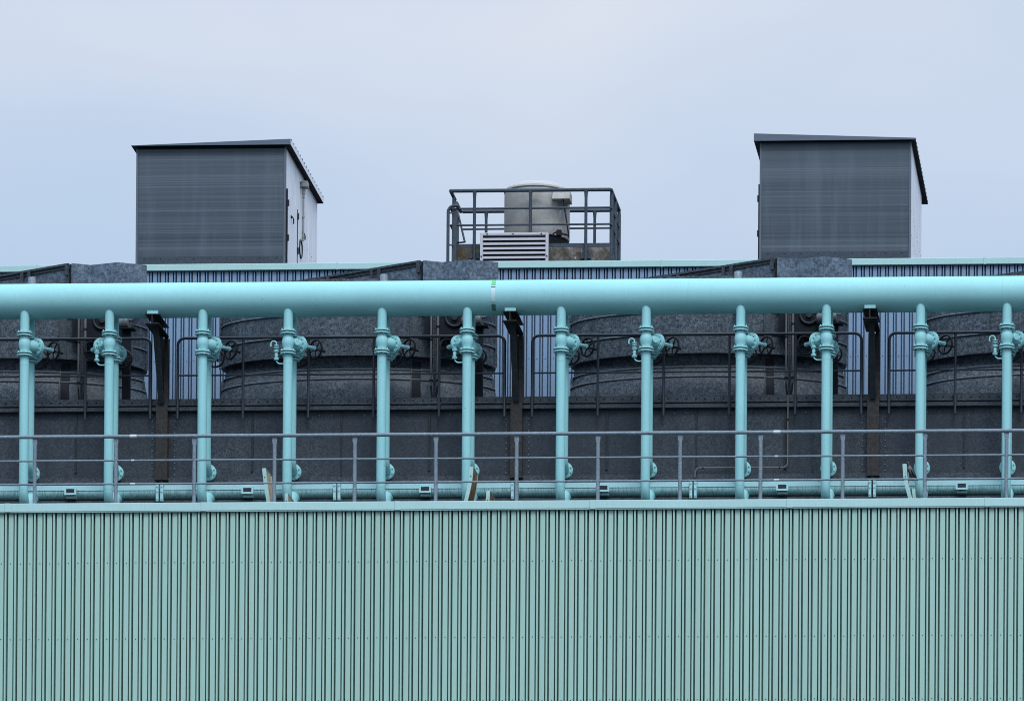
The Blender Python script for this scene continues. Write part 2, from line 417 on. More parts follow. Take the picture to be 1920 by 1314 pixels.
# ------------------------------------------------------------------ risers with gate valves
YF, YB = 1.20, 1.62
RP = .0755
ZV = Z(639, YF)
zweld = Z(913, YF)
def valve_dir(side, deg): return Vector((side*math.cos(R(deg)), math.sin(R(deg)), 0))
def gate_valve(root, o, d, boss):
    """body with two pipe flanges and a side bonnet along d; sub-parts: flanges, bonnet, yoke, handwheel"""
    o = Vector(o); d = d.normalized()
    b = MB()
    b.lathe([(.074, -.14), (.078, -.12), (.080, -.09), (.094, -.05), (.101, 0), (.094, .05), (.080, .09), (.078, .12), (.074, .14)], o, n=28)
    b.lathe([(.03, 0), (.080, .02), (.082, .07), (.092, .12), (.097, .17), (.093, .205), (.090, .228)], o, d, 28)
    if boss:
        s = d.cross(Vector((0, 0, 1))); s = s if s.y < 0 else -s
        b.lathe([(.052, 0), (.052, .125), (.046, .131)], o+d*.115+Vector((0, 0, .0)), s+Vector((0, -.3, 0)), 16)
    body = b.build('gate_valve', m_pipe, root)
    for sgn in (-1, 1):
        b = MB(); z = sgn*.163
        for dz in (-.0205, .0205):
            lo, hi = z+dz-.012, z+dz+.012
            b.lathe([(.118, lo), (.1265, lo+.003), (.1265, hi-.003), (.118, hi)], o, n=28)
        b.lathe([(.116, z-.0085), (.116, z+.0085)], o, n=24, mi=1)
        for k in range(8):
            a = math.pi/8+k*math.pi/4; c = o+Vector((math.cos(a)*.102, math.sin(a)*.102, 0))
            b.lathe([(.010, z-.046), (.013, z-.043), (.013, z+.040), (.008, z+.056)], c, n=6)
        b.build('flange', [m_pipe, m_gasket], body)
    b = MB(); wv_ = d.cross(Vector((0, 0, 1)))
    b.lathe([(.140, .228), (.147, .231), (.147, .248), (.142, .251)], o, d, 28)
    b.lathe([(.122, .251), (.122, .257)], o, d, 24, mi=1)
    b.lathe([(.142, .259), (.147, .262), (.147, .278), (.134, .282), (.085, .288), (.062, .31), (.045, .335), (.040, .36)], o, d, 28)
    for k in range(10):
        a = k*math.pi/5+.2; c = o+wv_*math.cos(a)*.116+Vector((0, 0, math.sin(a)*.116))
        b.lathe([(.008, .206), (.0125, .210), (.0125, .296), (.008, .300)], c, d, 6)
    b.build('bonnet', [m_pipe, m_gasket], body)
    b = MB()
    b.lathe([(.050, .355), (.050, .375), (.026, .377), (.029, .42), (.031, .55), (.038, .556), (.038, .583), (.026, .588)], o+Vector((0, 0, .010)), d, 16)
    for sgn in (-1, 1):
        c = o+wv_*.03*sgn+Vector((0, 0, .045*sgn))
        b.lathe([(.009, .30), (.009, .385), (.014, .386), (.014, .40), (.004, .41)], c, d, 8)
    b.build('yoke', m_pipe, body)
    b = MB(); hub = o+d*.60
    b.ring(hub, d, .146, .0165, 36, 8)
    b.lathe([(.03, .575), (.034, .585), (.034, .62), (.02, .63)], o, d, 14)
    b.tube([o+d*.62, o+d*.80], .019, 10)
    ph = random.uniform(0, 2)
    for k in range(5):
        a = ph+k*2*math.pi/5; e_ = wv_*math.cos(a)+Vector((0, 0, math.sin(a)))
        b.tube([hub+e_*.02, hub+e_*.14], [.012, .010], 7)
    b.build('handwheel', m_black, body)
    return body
def vent(root, o, hook):
    """small bore drain line on the left of the riser, with its own little valve"""
    x, y, z = o
    xs = x-.190 if hook else x-.205
    zb = z-.345
    b = MB()
    pts = [(x-.06, y, zb)]+[(xs+.065-.065*math.sin(a), y, zb+.065-.065*math.cos(a)) for a in [i*math.pi/12 for i in range(7)]]
    ztop = z-.02 if hook else z-.20
    pts += [(xs, y, ztop)]
    if hook: pts += [(xs-.045+.045*math.cos(a), y, ztop+.045*math.sin(a)) for a in [i*math.pi/10 for i in range(1, 11)]]+[(xs-.09, y, ztop-.045)]
    b.tube(pts, .0115, 8)
    b.tube([(x-.075, y, zb), (x-.045, y, zb)], .024, 8)
    vp = b.build('vent_pipe', m_pipe, root)
    b = MB(); zz = z-.20
    b.lathe([(.020, -.05), (.024, -.03), (.030, 0), (.024, .03), (.020, .05)], (xs, y, zz), n=12)
    for dz in (-.075, -.055, .05, .072, .115, .15):
        if dz > .1 and not hook: continue
        b.lathe([(.042, dz-.007), (.042, dz+.007)], (xs, y, zz), n=12)
    b.tube([(xs, y, zz), (xs, y+.07, zz)], .012, 8)
    b.build('drain_valve', m_pipe, vp)
    b = MB(); b.ring((xs+.02, y+.075, zz), (.3, 1, 0), .055, .008, 20, 6); b.tube([(xs-.03, y+.075, zz), (xs+.07, y+.07, zz)], .006, 6); b.build('small_handwheel', m_black, vp)
def front_riser(side, hook, drain, boss):
    root = thing('riser_pipe', '', 'riser pipe', (0, YF, Z_deck), 'front row of teal riser pipes with gate valves')
    b = MB(); b.tube([(0, YF, ZV+.18), (0, YF, ZH)], RP, 28); b.build('upper_pipe', m_pipe, root)
    b = MB()
    pts = [(0, YF, ZV-.18), (0, YF, ZV-1.0), (0, YF, zweld)]+arc((0, YF+.24, zweld), .24, math.pi, math.pi*1.5, (0, 1, 0), (0, 0, 1), 8)[1:]+[(0, 2.05, zweld-.24)]
    b.tube(pts, RP, 28)
    b.ring((0, YF, zweld+.0), (0, 0, 1), RP-.001, .0035, 28, 6); b.ring((0, YF, ZV-.345), (0, 0, 1), RP-.001, .003, 28, 6)
    b.build('lower_pipe', m_pipe, root)
    gate_valve(root, (0, YF, ZV), valve_dir(side, 51), boss)
    if hook or drain: vent(root, (0, YF, ZV), hook)
    return root
def back_riser():
    root = thing('riser_pipe', '', 'riser pipe', (0, YB, Z_deck), 'back row of teal riser pipes with gate valves')
    b = MB(); b.tube([(0, YB, ZV+.18), (0, YB, ZH-.23), (0, YH+.10, ZH-.02)], RP, 28); b.build('upper_pipe', m_pipe, root)
    yfl = 1.83; zc = Z(882, yfl); rr = .17
    b = MB()
    pts = [(0, YB, ZV-.18), (0, YB, ZV-1.0), (0, YB, zc+rr)]+arc((0, YB+rr, zc+rr), rr, math.pi, math.pi*1.5, (0, 1, 0), (0, 0, 1), 8)[1:]+[(0, 2.2, zc)]
    b.tube(pts, RP, 28); b.build('lower_pipe', m_pipe, root)
    b = MB(); b.lathe([(.125, 0), (.132, .004), (.132, .024), (.125, .028)], (0, yfl-.03, zc), (0, 1, 0), 28)
    b.lathe([(.125, .03), (.132, .034), (.132, .054), (.125, .058)], (0, yfl-.03, zc), (0, 1, 0), 28)
    for k in range(8):
        a = k*math.pi/4+.39; b.lathe([(.010, -.016), (.014, -.012), (.014, 0.0)], (math.cos(a)*.107, yfl-.03, zc+math.sin(a)*.107), (0, 1, 0), 6)
    b.build('elbow_flange', m_pipe, root)
    b = MB(); zs = Z(929, 1.75)
    b.tube([(0, 1.98, zs), (0, 1.80, zs)]+arc((0, 1.80, zs-.12), .12, math.pi/2, math.pi, (0, 1, 0), (0, 0, 1), 7)[1:]+[(0, 1.68, zs-.2)], .098, 24)
    b.lathe([(.11, 0), (.125, .003), (.125, .03), (.11, .033)], (0, 1.68, zs-.17), (0, 0, 1), 24)
    b.ring((0, 1.77, zs-.02), (0, 1, .35), .098, .006, 24, 6)
    b.build('drain_elbow', m_pipe, root)
    gate_valve(root, (0, YB, ZV), valve_dir(1, 87), False)
    return root
rpx = [45, 204, 379, 539, 715, 875, 1051, 1210.5, 1387.5, 1548.5, 1725, 1887]
ORD = ['leftmost', 'second from the left', 'third from the left', 'fourth from the left', 'fifth from the left', 'sixth from the left',
       'sixth from the right', 'fifth from the right', 'fourth from the right', 'third from the right', 'second from the right', 'rightmost']
def spin(root, d):
    hub = d*.6+Vector((0, 0, ZV-Z_deck))
    for ch in root.children_recursive:
        if ch.name.startswith('handwheel'):
            ch.matrix_local = Matrix.Translation(hub) @ Matrix.Rotation(random.uniform(0, 1.25), 4, d) @ Matrix.Translation(-hub)
protos = {'plain': None, 'hook': None, 'drain': None, 'back': None}
kinds = ['plain', 'drain', 'plain', 'hook']*3
desc = {'plain': 'front riser pipe with valve wheel on its right, {} in its row',
        'hook': 'front riser pipe with hooked vent line, {} in its row',
        'drain': 'front riser pipe with valve wheel on its left, {} in its row'}
for i, (v, k) in enumerate(zip(rpx, kinds)):
    x = X(v, YF, 800); lab = desc[k].format(ORD[i])
    if protos[k] is None:
        o = {'plain': lambda: front_riser(1, False, False, False), 'hook': lambda: front_riser(1, True, False, True), 'drain': lambda: front_riser(-1, False, True, True)}[k]()
        protos[k] = o; o.location.x = x; o['label'] = lab
    else: spin(dup(protos[k], (x, YF, Z_deck), lab), valve_dir(-1 if k == 'drain' else 1, 51))
    xb = x+random.uniform(-.004, .004)
    lab = 'rear riser pipe half hidden behind a front one, {} in its row'.format(ORD[i])
    if protos['back'] is None:
        o = back_riser(); protos['back'] = o; o.location.x = xb; o['label'] = lab
    else: spin(dup(protos['back'], (xb, YB, Z_deck), lab), valve_dir(1, 87))

# ------------------------------------------------------------------ pipe supports
YC = 1.95
CX = [X(v, YC, 800) for v in (303, 968, 1637)]
PIT = (CX[2]-CX[0])/2
def support():
    r = thing('pipe_support', '', 'steel support', (0, YC, Z_deck), 'steel brackets carrying the thick pipe')
    zt_, zb_ = Z(582.6, 1.08), Z(601.4, 1.08)
    dxb = -.012
    b = MB(); hw = .115
    b.box(dxb-hw, dxb+hw, 1.08, 2.0, zt_-.012, zt_); b.box(dxb-hw, dxb+hw, 1.08, 2.0, zb_, zb_+.012); b.box(dxb-.006, dxb+.006, 1.082, 2.0, zb_+.012, zt_-.012)
    b.build('bracket_beam', m_brown, r)
    zk = Z(752, YC)
    b = MB()      # sloping haunch: flange plate and web under the beam
    pf = [(1.33, zb_-.002), (1.35, zb_-.002), (1.93, zk), (1.91, zk-.01)]
    b.prism(pf, -.048, .048, 'yz'); b.prism([(1.345, zb_-.002), (2.0, zb_-.002), (2.0, zk), (1.925, zk)], -.006, .006, 'yz')
    b.build('haunch', m_dark, r)
    zc0 = Z(893, YC)
    b = MB(); b.box(-.096, .096, YC, YC+.014, zc0, zk+.02); b.box(-.096, .096, YC+.15, YC+.164, zc0, zb_-.002); b.box(-.006, .006, YC+.014, YC+.15, zc0, zb_-.004)
    b.box(-.105, .105, YC-.01, YC+.18, zc0-.02, zc0-.001)
    b.box(.03, .096, YC+.02, YC+.034, zk, zb_-.004)
    b.build('column', m_brown, r)
    b = MB(); b.box(-.03, .03, YC+.02, YC+.14, Z_deck, zc0-.021); b.build('foot', m_dark, r)
    b = MB()
    for y0 in (1.135, 1.50):
        b.prism([(dxb-.09, zt_+.001), (dxb+.09, zt_+.001), (dxb+.09, ZH-.1), (dxb-.09, ZH-.1)], y0, y0+.02)
    b.box(dxb-.012, dxb+.012, 1.157, 1.498, zt_+.001, ZH-RH+.03)
    b.lathe([(.016, 0), (.016, .02)], (dxb-.01, 1.12, zt_), (0, 0, 1), 6)
    b.build('saddle', m_pipe, r)
    return r
sp0 = support(); sp0.location.x = CX[0]; sp0['label'] = 'dark steel column with bracket under the thick pipe, leftmost of the three'
dup(sp0, (CX[1], YC, Z_deck), 'dark steel column with bracket under the thick pipe, middle of the three')
dup(sp0, (CX[2], YC, Z_deck), 'dark steel column with bracket under the thick pipe, rightmost of the three')

# ------------------------------------------------------------------ cooling tower cells
YK = 2.12
ox = CX[1]
def cell():
    r = thing('cooling_tower', '', 'cooling tower', (ox, YK, Z_deck), 'dark galvanised cooling tower cells in a row')
    zt_, zp, zb_, z_top = Z(768, YK), Z(768, YK), Z(892, YK), Z(745, 2.05)
    xa, xb = ox+.02, ox+PIT-.02
    seams = [X(v, YK, 830) for v in (1138, 1306, 1472)]
    b = MB()
    for s, w_, y_ in ((seams[0], .018, 882), (seams[1], .012, 890), (seams[2], .018, 882)):
        b = MB(); b.box(s-w_, s+w_, YK-.022, YK-.001, Z(y_, YK), zp-.01); b.build('seam_bar', m_dark, r)
    b = MB(); b.box(xa, xb, YK, 4.9, Z_deck, z_top-.02)
    for xx in (xa+.165, xb-.165):
        zz = zb_+.05
        while zz < zp-.03:
            b.lathe([(.0125, 0), (.012, .008), (.005, .014)], (xx, YK-.001, zz), (0, -1, 0), 8, 1); zz += .098
    for q in (.85, 1.05, 2.55, 2.75, 3.3, 3.5, 4.7):
        b.lathe([(.013, 0), (.008, .012)], (xa+q, YK-.001, zp-.075), (0, -1, 0), 8, 1)
    b.build('casing', [m_case, m_rail], r)
    b = MB(); b.box(xa, xb, 1.88, YK-.003, Z_deck, Z(933.5, 1.88)); b.build('plinth', m_angle, r)
    # base kerb
    b = MB(); b.box(xa, xb, YK-.07, YK-.002, Z(904+8, YK-.07), zb_-.006); b.build('base_ledge', m_angle, r)
    # two steel angles along the top edge
    b = MB(); y0 = 2.05
    b.box(xa, xb, y0, YK-.002, Z(756, y0), z_top); b.box(xa, xb, y0-.002, 4.9, z_top+.001, z_top+.012)
    b.box(xa, xb, y0+.035, YK-.002, Z(759, y0), Z(756, y0)-.001, 1)
    b.box(xa, xb, y0-.03, YK-.002, Z(766.5, y0), Z(759.5, y0))
    xx = xa+.06; k = 0
    while xx < xb-.03:
        b.lathe([(.013, 0), (.013, .008), (.008, .012)], (xx, y0-.001, Z(749.5, y0)), (0, -1, 0), 6, mi=1); xx += .150
    b.build('top_angle', [m_angle, m_black], r)
    # fan stack: elliptical ring above a flared skirt
    YS = 3.5; cx = X(1329, YS, 690); A_, B_ = 2.285, 1.0
    zr = Z(664, YS-B_); zs2 = Z(745, YS-B_)-.15; ztop = Z(520, YS-B_)
    N = 96
    def wallring(b, prof, mi=0):
        rings = []
        for a_, b_, z in prof:
            rings.append([b.bm.verts.new((cx+a_*math.cos(2*math.pi*k/N), YS+b_*math.sin(2*math.pi*k/N), z)) for k in range(N)])
        for P_, Q in zip(rings, rings[1:]):
            for k in range(N):
                f = b.bm.faces.new((P_[k], P_[(k+1) % N], Q[(k+1) % N], Q[k])); f.smooth = True; f.material_index = mi
        return b
    def ept(a_, b_, ang, z): return (cx+a_*math.cos(ang), YS+b_*math.sin(ang), z)
    fs = wallring(MB(), [(A_-.16, B_-.16, ztop), (A_-.16, B_-.16, zr+.001), (A_, B_, zr), (A_, B_, ztop)]).build('fan_stack', m_stack, r)
    sk = wallring(MB(), [(2.20, .70, zr+.25), (2.21, .72, zr+.04), (2.255, .88, zr-.25), (2.31, 1.02, zr-.5), (2.40, 1.09, zs2)]).build('stack_skirt', m_stack, r)
    fr = lambda z: 0 if z > zr else (zr-z)
    def axes(z):
        if z > zr-.001: return A_, B_
        pr = [(zr+.04, 2.21, .72), (zr-.25, 2.255, .88), (zr-.5, 2.31, 1.02), (zs2, 2.40, 1.09)]
        for (za, a1, b1), (zb, a2, b2) in zip(pr, pr[1:]):
            if zb <= z <= za:
                k = (za-z)/(za-zb); return a1+(a2-a1)*k, b1+(b2-b1)*k
        return 2.4, 1.09
    for y_ in (586, 628, 686, 706.5):
        z = Z(y_, YS-B_); a_, b_ = axes(z)
        par = fs if z > zr else sk
        b = MB(); b.tube([ept(a_+.012, b_+.012, math.pi+R(4)+k*(math.pi-R(8))/64, z) for k in range(65)], .0135, 6); b.build('hoop', m_hoop, par)
    # bolted end flanges
    for ang, w_ in ((math.pi+R(2), .05), (2*math.pi-R(2), .05)):
        b = MB(); p = Vector(ept(A_, B_, ang, 0))
        b.box(p.x-.045, p.x+.035, p.y-.035, p.y-.012, zr+.005, ztop)
        zz = zr+.08
        while zz < ztop: b.lathe([(.014, 0), (.010, .012)], (p.x-.012, p.y-.036, zz), (0, -1, 0), 6, mi=1); zz += .17
        b.build('end_flange', [m_stack, m_black], fs)
        b = MB(); p2 = Vector(ept(2.24, .96, ang, 0)); zz0, zz1 = zs2, zr-.2
        b.box(p2.x-.05, p2.x+.03, p2.y-.08, p2.y-.05, zz0, zz1)
        b.build('end_flange', [m_stack, m_black], sk)
    # seam strip and dark gap right of the middle
    def strip(par, dx0, dx1, za, zb, mat, nm, out):
        b = MB(); q = 6; prev = None
        for k in range(q+1):
            z = za+(zb-za)*k/q; a_, b_ = axes(min(z, zr-.002) if zb < zr else max(z, zr))
            pt = []
            for dx in (dx0, dx1):
                x_ = dx*(1 if zb >= zr else (1+.05*(za-z)))
                yy = YS-b_*math.sqrt(max(0, 1-(x_/a_)**2))-out
                pt.append((cx+x_, yy, z))
            cur = [b.bm.verts.new(p_) for p_ in pt]+[b.bm.verts.new((p_[0], p_[1]+out+.01, p_[2])) for p_ in pt]
            if prev:
                b.bm.faces.new((prev[0], prev[1], cur[1], cur[0])); b.bm.faces.new((prev[0], cur[0], cur[2], prev[2])); b.bm.faces.new((prev[1], prev[3], cur[3], cur[1]))
            prev = cur
        return b.build(nm, mat, par)
    strip(fs, .985, 1.0, zr, ztop, m_angle, 'seam_rib', .03)
    strip(fs, 1.0, 1.11, zr, ztop, m_angle, 'seam_strip', .015)
    strip(sk, 1.0, 1.13, zr-.03, zs2, m_under, 'seam_strip', .02)
    strip(sk, .975, .99, zr-.03, zs2, m_angle, 'seam_rib', .03)
    strip(fs, 2.10, 2.13, zr, ztop, m_angle, 'seam_rib', .03)
    # drive opening, its dark recess painted as a solid black block, with motor
    xg0, xg1 = X(1460, 2.5, 620), X(1545, 2.5, 620)
    b = MB(); zg0, zg1 = Z(632, 2.45), Z(560, 2.45)
    b.prism([(xg0, zg1), (xg0, zg0+.05), (xg0+.1, zg0+.03), (xg0+.45, zg0), (xg1, zg0-.02), (xg1, zg1)], 2.47, 3.0)
    dg = b.build('drive_opening_dark', m_under, r)
    b = MB(); c_ = ((xg0+xg1)/2+.13, 2.45, Z(594, 2.45)); b.ring(c_, (0, 1, 0), .145, .022, 28, 8); b.lathe([(.05, -.02), (.05, .03)], c_, (0, 1, 0), 14); b.build('pulley', m_dark, dg)
    xm = X(1571, 2.3, 600); zm_ = Z(599, 2.3)
    b = MB(); b.lathe([(.05, 0), (.088, .012), (.095, .03), (.095, .33), (.07, .36)], (xm, 2.32, zm_), (-1, .25, 0), 22)
    b.box(xm-.02, xm+.05, 2.27, 2.33, zm_+.03, zm_+.075); b.lathe([(.02, 0), (.02, .05)], (xm+.06, 2.30, zm_+.055), (0, 0, 1), 8)
    b.lathe([(.012, 0), (.012, .012)], (xm-.09, 2.225, zm_+.05), (0, -1, 0), 8)
    mt = b.build('fan_motor', m_motor, r)
    b = MB(); b.box(xm-.14, xm+.085, 2.24, 2.46, zm_-.112, zm_-.098); b.box(xm-.13, xm+.0, 2.34, 2.44, Z(750, 2.4), zm_-.113); b.build('motor_post', m_under, r)
    # shroud on top: folded sheet with a framed side running back to the left
    yq = 2.55; zt2 = Z(483, yq, 1457)
    fold = [(1457, 482.5), (1492, 486), (1545, 480.8), (1597, 486)]
    pts = []
    for a_, b_ in fold: y_ = Yz(a_, b_, zt2); pts.append((X(a_, y_, b_), y_))
    yl = Yz(1205, 523, zt2); pl = (X(1205, yl, 523), yl)
    zs_ = ztop-.25
    b = MB(); th = .03
    outer = pts+[(pts[-1][0]-.6, 4.3)]
    def fold_sheet(b, pl_, z0, z1, t_, mi=0):
        inner = [(x_+.004, y_+t_) for x_, y_ in pl_]
        b.prism(pl_+inner[::-1], z0, z1, 'xy', mi)
    fold_sheet(b, outer, zs_, zt2, th); sh = b.build('shroud', m_shroud, r, 15)
    b = MB(); p0 = Vector((pts[0][0]-.035, pts[0][1]+.03, 0)); p1 = Vector((pl[0], pl[1], 0)); dv = (p1-p0).normalized(); nv = Vector((dv.y, -dv.x, 0))
    if nv.y > 0: nv = -nv
    def quad(b, s0, s1, o0, o1, z0, z1, mi=0):
        q = [p0+dv*s0+nv*o0, p0+dv*s1+nv*o0, p0+dv*s1+nv*o1, p0+dv*s0+nv*o1]
        b.prism([(v_.x, v_.y) for v_ in q], z0, z1, 'xy', mi)
    Ln = (p1-p0).length
    quad(b, .03, Ln, -.06, 0, zs_, zt2-.03); b.build('side_sheet', m_shroud, r)
    b = MB(); quad(b, 0, Ln, .001, .045, zt2-.035, zt2); quad(b, 0, Ln, .001, .018, zt2-.085, zt2-.036)
    fc = b.build('frame_channel', m_angle, r)
    for s_ in (.0, .62*1.3, .74*1.3, 1.44*1.3, 1.56*1.3):
        b = MB(); quad(b, s_+.005, s_+.06, .019, .055, zt2-.20, zt2-.036); quad(b, s_+.005, s_+.05, .001, .018, zs_, zt2-.2); b.build('clip', m_angle, fc)
    b = MB(); b.box(p0.x-.0, p0.x+.04, p0.y+.0, p0.y+.1, zs_, zt2-.01); b.build('corner_post', m_under, r)
    # twin conduits up the stack
    for v, w_ in ((1474, .017), (1486.5, .021)):
        x_ = X(v, 2.3, 650); b = MB()
        b.tube([(x_, 2.3, Z(560, 2.3)), (x_, 2.3, Z(722, 2.3))], w_, 10)
        b.tube([(x_, 2.3, Z(722, 2.3)), (x_+.02*(1 if v < 1480 else -1), 2.28, Z(744, 2.3))], w_*.8, 8, 1)
        for y_ in (635, 712): b.lathe([(w_+.012, -.012), (w_+.012, .012)], (x_, 2.3, Z(y_ if v < 1480 else y_-24*(y_ < 700), 2.3)), (0, 0, 1), 10, mi=1)
        b.build('conduit', [m_conduit, m_black], r)
    b = MB(); x_ = X(1480, 2.32, 650); b.box(x_-.026, x_+.026, 2.33, 2.35, Z(751, 2.32), Z(560, 2.32))
    k = Z(744, 2.32)
    while k < Z(570, 2.32): b.box(x_-.006, x_+.006, 2.326, 2.331, k, k+.03, 1); k += .062
    b.build('channel', [m_angle, m_black], r)
    # vent stub seen above the thick pipe
    b = MB(); xs = X(1384, 2.4, 515); b.lathe([(.065, -.6), (.065, 0), (.058, .012)], (xs, 2.4, Z(511, 2.4, 1384)), (0, 0, 1), 14); b.build('vent_stub', m_rail, r)
    return r
c0 = cell()
c0['label'] = 'dark cooling tower between the middle and the rightmost steel column'
dup(c0, (ox-PIT, YK, Z_deck), 'dark cooling tower between the leftmost and the middle steel column')
dup(c0, (ox-2*PIT, YK, Z_deck), 'dark cooling tower cut by the left edge, left of the leftmost steel column')
dup(c0, (ox+PIT, YK, Z_deck), 'dark cooling tower cut by the right edge, right of the rightmost steel column')

# ------------------------------------------------------------------ dark handrails on the cells
YD = 1.99
def hand_rail():
    r = thing('hand_rail', '', 'railing', (ox, YD, Z(780, YD)), 'dark handrails in front of the fan stacks')
    xa, xb = X(998, YD), X(1615, YD); z = Z(629.5, YD); zb_ = Z(781, YD); rr = .11; rad = .024
    b = MB()
    b.tube([(xa, YD, zb_), (xa, YD, z-rr)]+arc((xa+rr, YD, z-rr), rr, math.pi, math.pi/2, (1, 0, 0), (0, 0, 1), 6)[1:]+[((xa+xb)/2, YD, z)]
           + arc((xb-rr, YD, z-rr), rr, math.pi/2, 0, (1, 0, 0), (0, 0, 1), 6)+[(xb, YD, zb_)], rad, 12)
    b.build('top_rail', m_drail, r)
    b = MB(); b.tube([(xa, YD, Z(699.5, YD)), (xb, YD, Z(699.5, YD))], .0145, 8); b.build('middle_rail', m_drail, r)
    for k in range(1, 5):
        x = xa+(xb-xa)*k/5; b = MB(); b.tube([(x, YD+.004, zb_), (x, YD+.004, z)], .022, 10); b.box(x-.03, x+.03, YD+.02, YK-.03, Z(757, YD)-.02, Z(757, YD)+.02); b.build('post', m_drail, r)
    return r
h0 = hand_rail(); bl = h0.location.copy()
h0['label'] = 'dark handrail with rounded ends between the middle and rightmost steel columns'
for k, lb in ((-1, 'dark handrail with rounded ends between the leftmost and middle steel columns'), (-2, 'dark handrail running off the left edge of the photo'), (1, 'dark handrail running off the right edge of the photo')):
    dup(h0, (bl.x+k*PIT, bl.y, bl.z), lb)

# ------------------------------------------------------------------ teal troughs along the foot of the cells
YT = 1.84
tj = [-PIT*1.0/2*(4-k) for k in range(9)]
def trough():
    r = thing('trough_duct', '', 'duct', (0, YT, Z_deck), 'teal duct lengths along the foot of the cooling towers')
    L_ = PIT/2; g_ = .018
    z0, z1, z2_ = Z(905, YT), Z(915, YT), Z(932.5, 1.955)
    rc = .118; zc = z2_+rc
    b = MB(); n = 40
    b.tube([(g_+.03, 1.955, zc), (L_-g_-.03, 1.955, zc)], rc, 40); b.build('duct_body', m_trough, r)
    b = MB(); b.box(g_+.045, L_-g_-.045, YT, 2.0, z1+.003, z0, bev=.006); b.box(g_+.045, L_-g_-.045, YT-.008, YT+.02, z1-.004, z1+.002, 1); b.build('cover_strip', [m_strip, m_screw], r)
    for x0_, x1_ in ((g_-.004, g_+.04), (L_-g_-.04, L_-g_+.004)):
        b = MB(); b.box(x0_, x1_, YT-.05, 2.1, z2_-.06, z0+.005, bev=.003)
        for z_ in (z0-.03, z2_-.02, z2_+.1): b.lathe([(.013, 0), (.013, .012)], ((x0_+x1_)/2, YT-.051, z_), (0, -1, 0), 6)
        b.build('end_flange', m_strip, r)
    x_ = L_/2; zb0, zb1 = Z(922.5, 1.74), Z(908, 1.74); w_ = .098
    b = MB()
    b.box(x_-w_, x_+w_, 1.745, 1.765, zb0, zb1, bev=.003); b.box(x_-w_, x_-w_+.03, 1.73, 1.744, zb0, zb1); b.box(x_+w_-.03, x_+w_, 1.73, 1.744, zb0, zb1)
    b.box(x_-w_+.0302, x_+w_-.0302, 1.73, 1.744, zb1-.03, zb1); b.box(x_-w_+.0302, x_+w_-.0302, 1.73, 1.744, zb0, zb0+.03)
    b.box(x_-w_+.02, x_+w_-.02, 1.785, 1.95, zb0-.045, zb1-.01, 1)
    b.box(x_-.05, x_+.05, 1.766, 1.784, zb0+.02, zb1-.02, 1)
    ib = b.build('inspection_box', [m_strip, m_trough], r)
    b = MB(); b.box(x_-w_+.0305, x_+w_-.0305, 1.739, 1.7445, zb0+.0305, zb1-.0305); b.build('window', m_glass, ib)
    return r
tn = ['left of the leftmost steel column', 'just right of the leftmost steel column', 'just left of the middle steel column',
      'just right of the middle steel column', 'just left of the rightmost steel column', 'right of the rightmost steel column']
t0 = None
for k in range(6):
    x = CX[0]+(k-1)*PIT/2
    lb = 'teal horizontal duct with small dark window, '+tn[k]
    if t0 is None: t0 = trough(); t0.location.x = x; t0['label'] = lb
    else: dup(t0, (x, YT, Z_deck), lb)

# ------------------------------------------------------------------ extra conduit on the third cell
cp = thing('conduit_pipe', 'thin rusty copper conduit bending left low on the dark casing', 'conduit', (X(1477, 2.0), 2.02, Z(879, 2.0)))
b = MB(); x_ = X(1477, 2.02, 820); zc = Z(879, 2.02)
b.tube([(x_, 2.02, Z(745, 2.02)), (x_, 2.02, zc+.06), (x_-.02, 2.02, zc+.02), (x_-.06, 2.02, zc), (X(1312, 2.02, 880), 2.02, zc), (X(1306, 2.02, 880), 2.02, zc-.02), (X(1304, 2.02, 880), 2.02, zc-.06), (X(1304, 2.02), 2.02, Z(897, 2.02))], .014, 8)
b.build('conduit', m_conduit, cp)
b = MB()
for v in (1318, 1462): b.lathe([(.022, -.01), (.022, .01)], (X(v, 2.02, 880), 2.02, zc), (1, 0, 0), 8)
for y_ in (790, 858): b.lathe([(.022, -.012), (.022, .012)], (x_, 2.02, Z(y_, 2.02)), (0, 0, 1), 8); b.box(x_-.012, x_+.012, 2.03, YK-.001, Z(y_, 2.02)-.01, Z(y_, 2.02)+.01)
b.build('clip', m_black, cp)

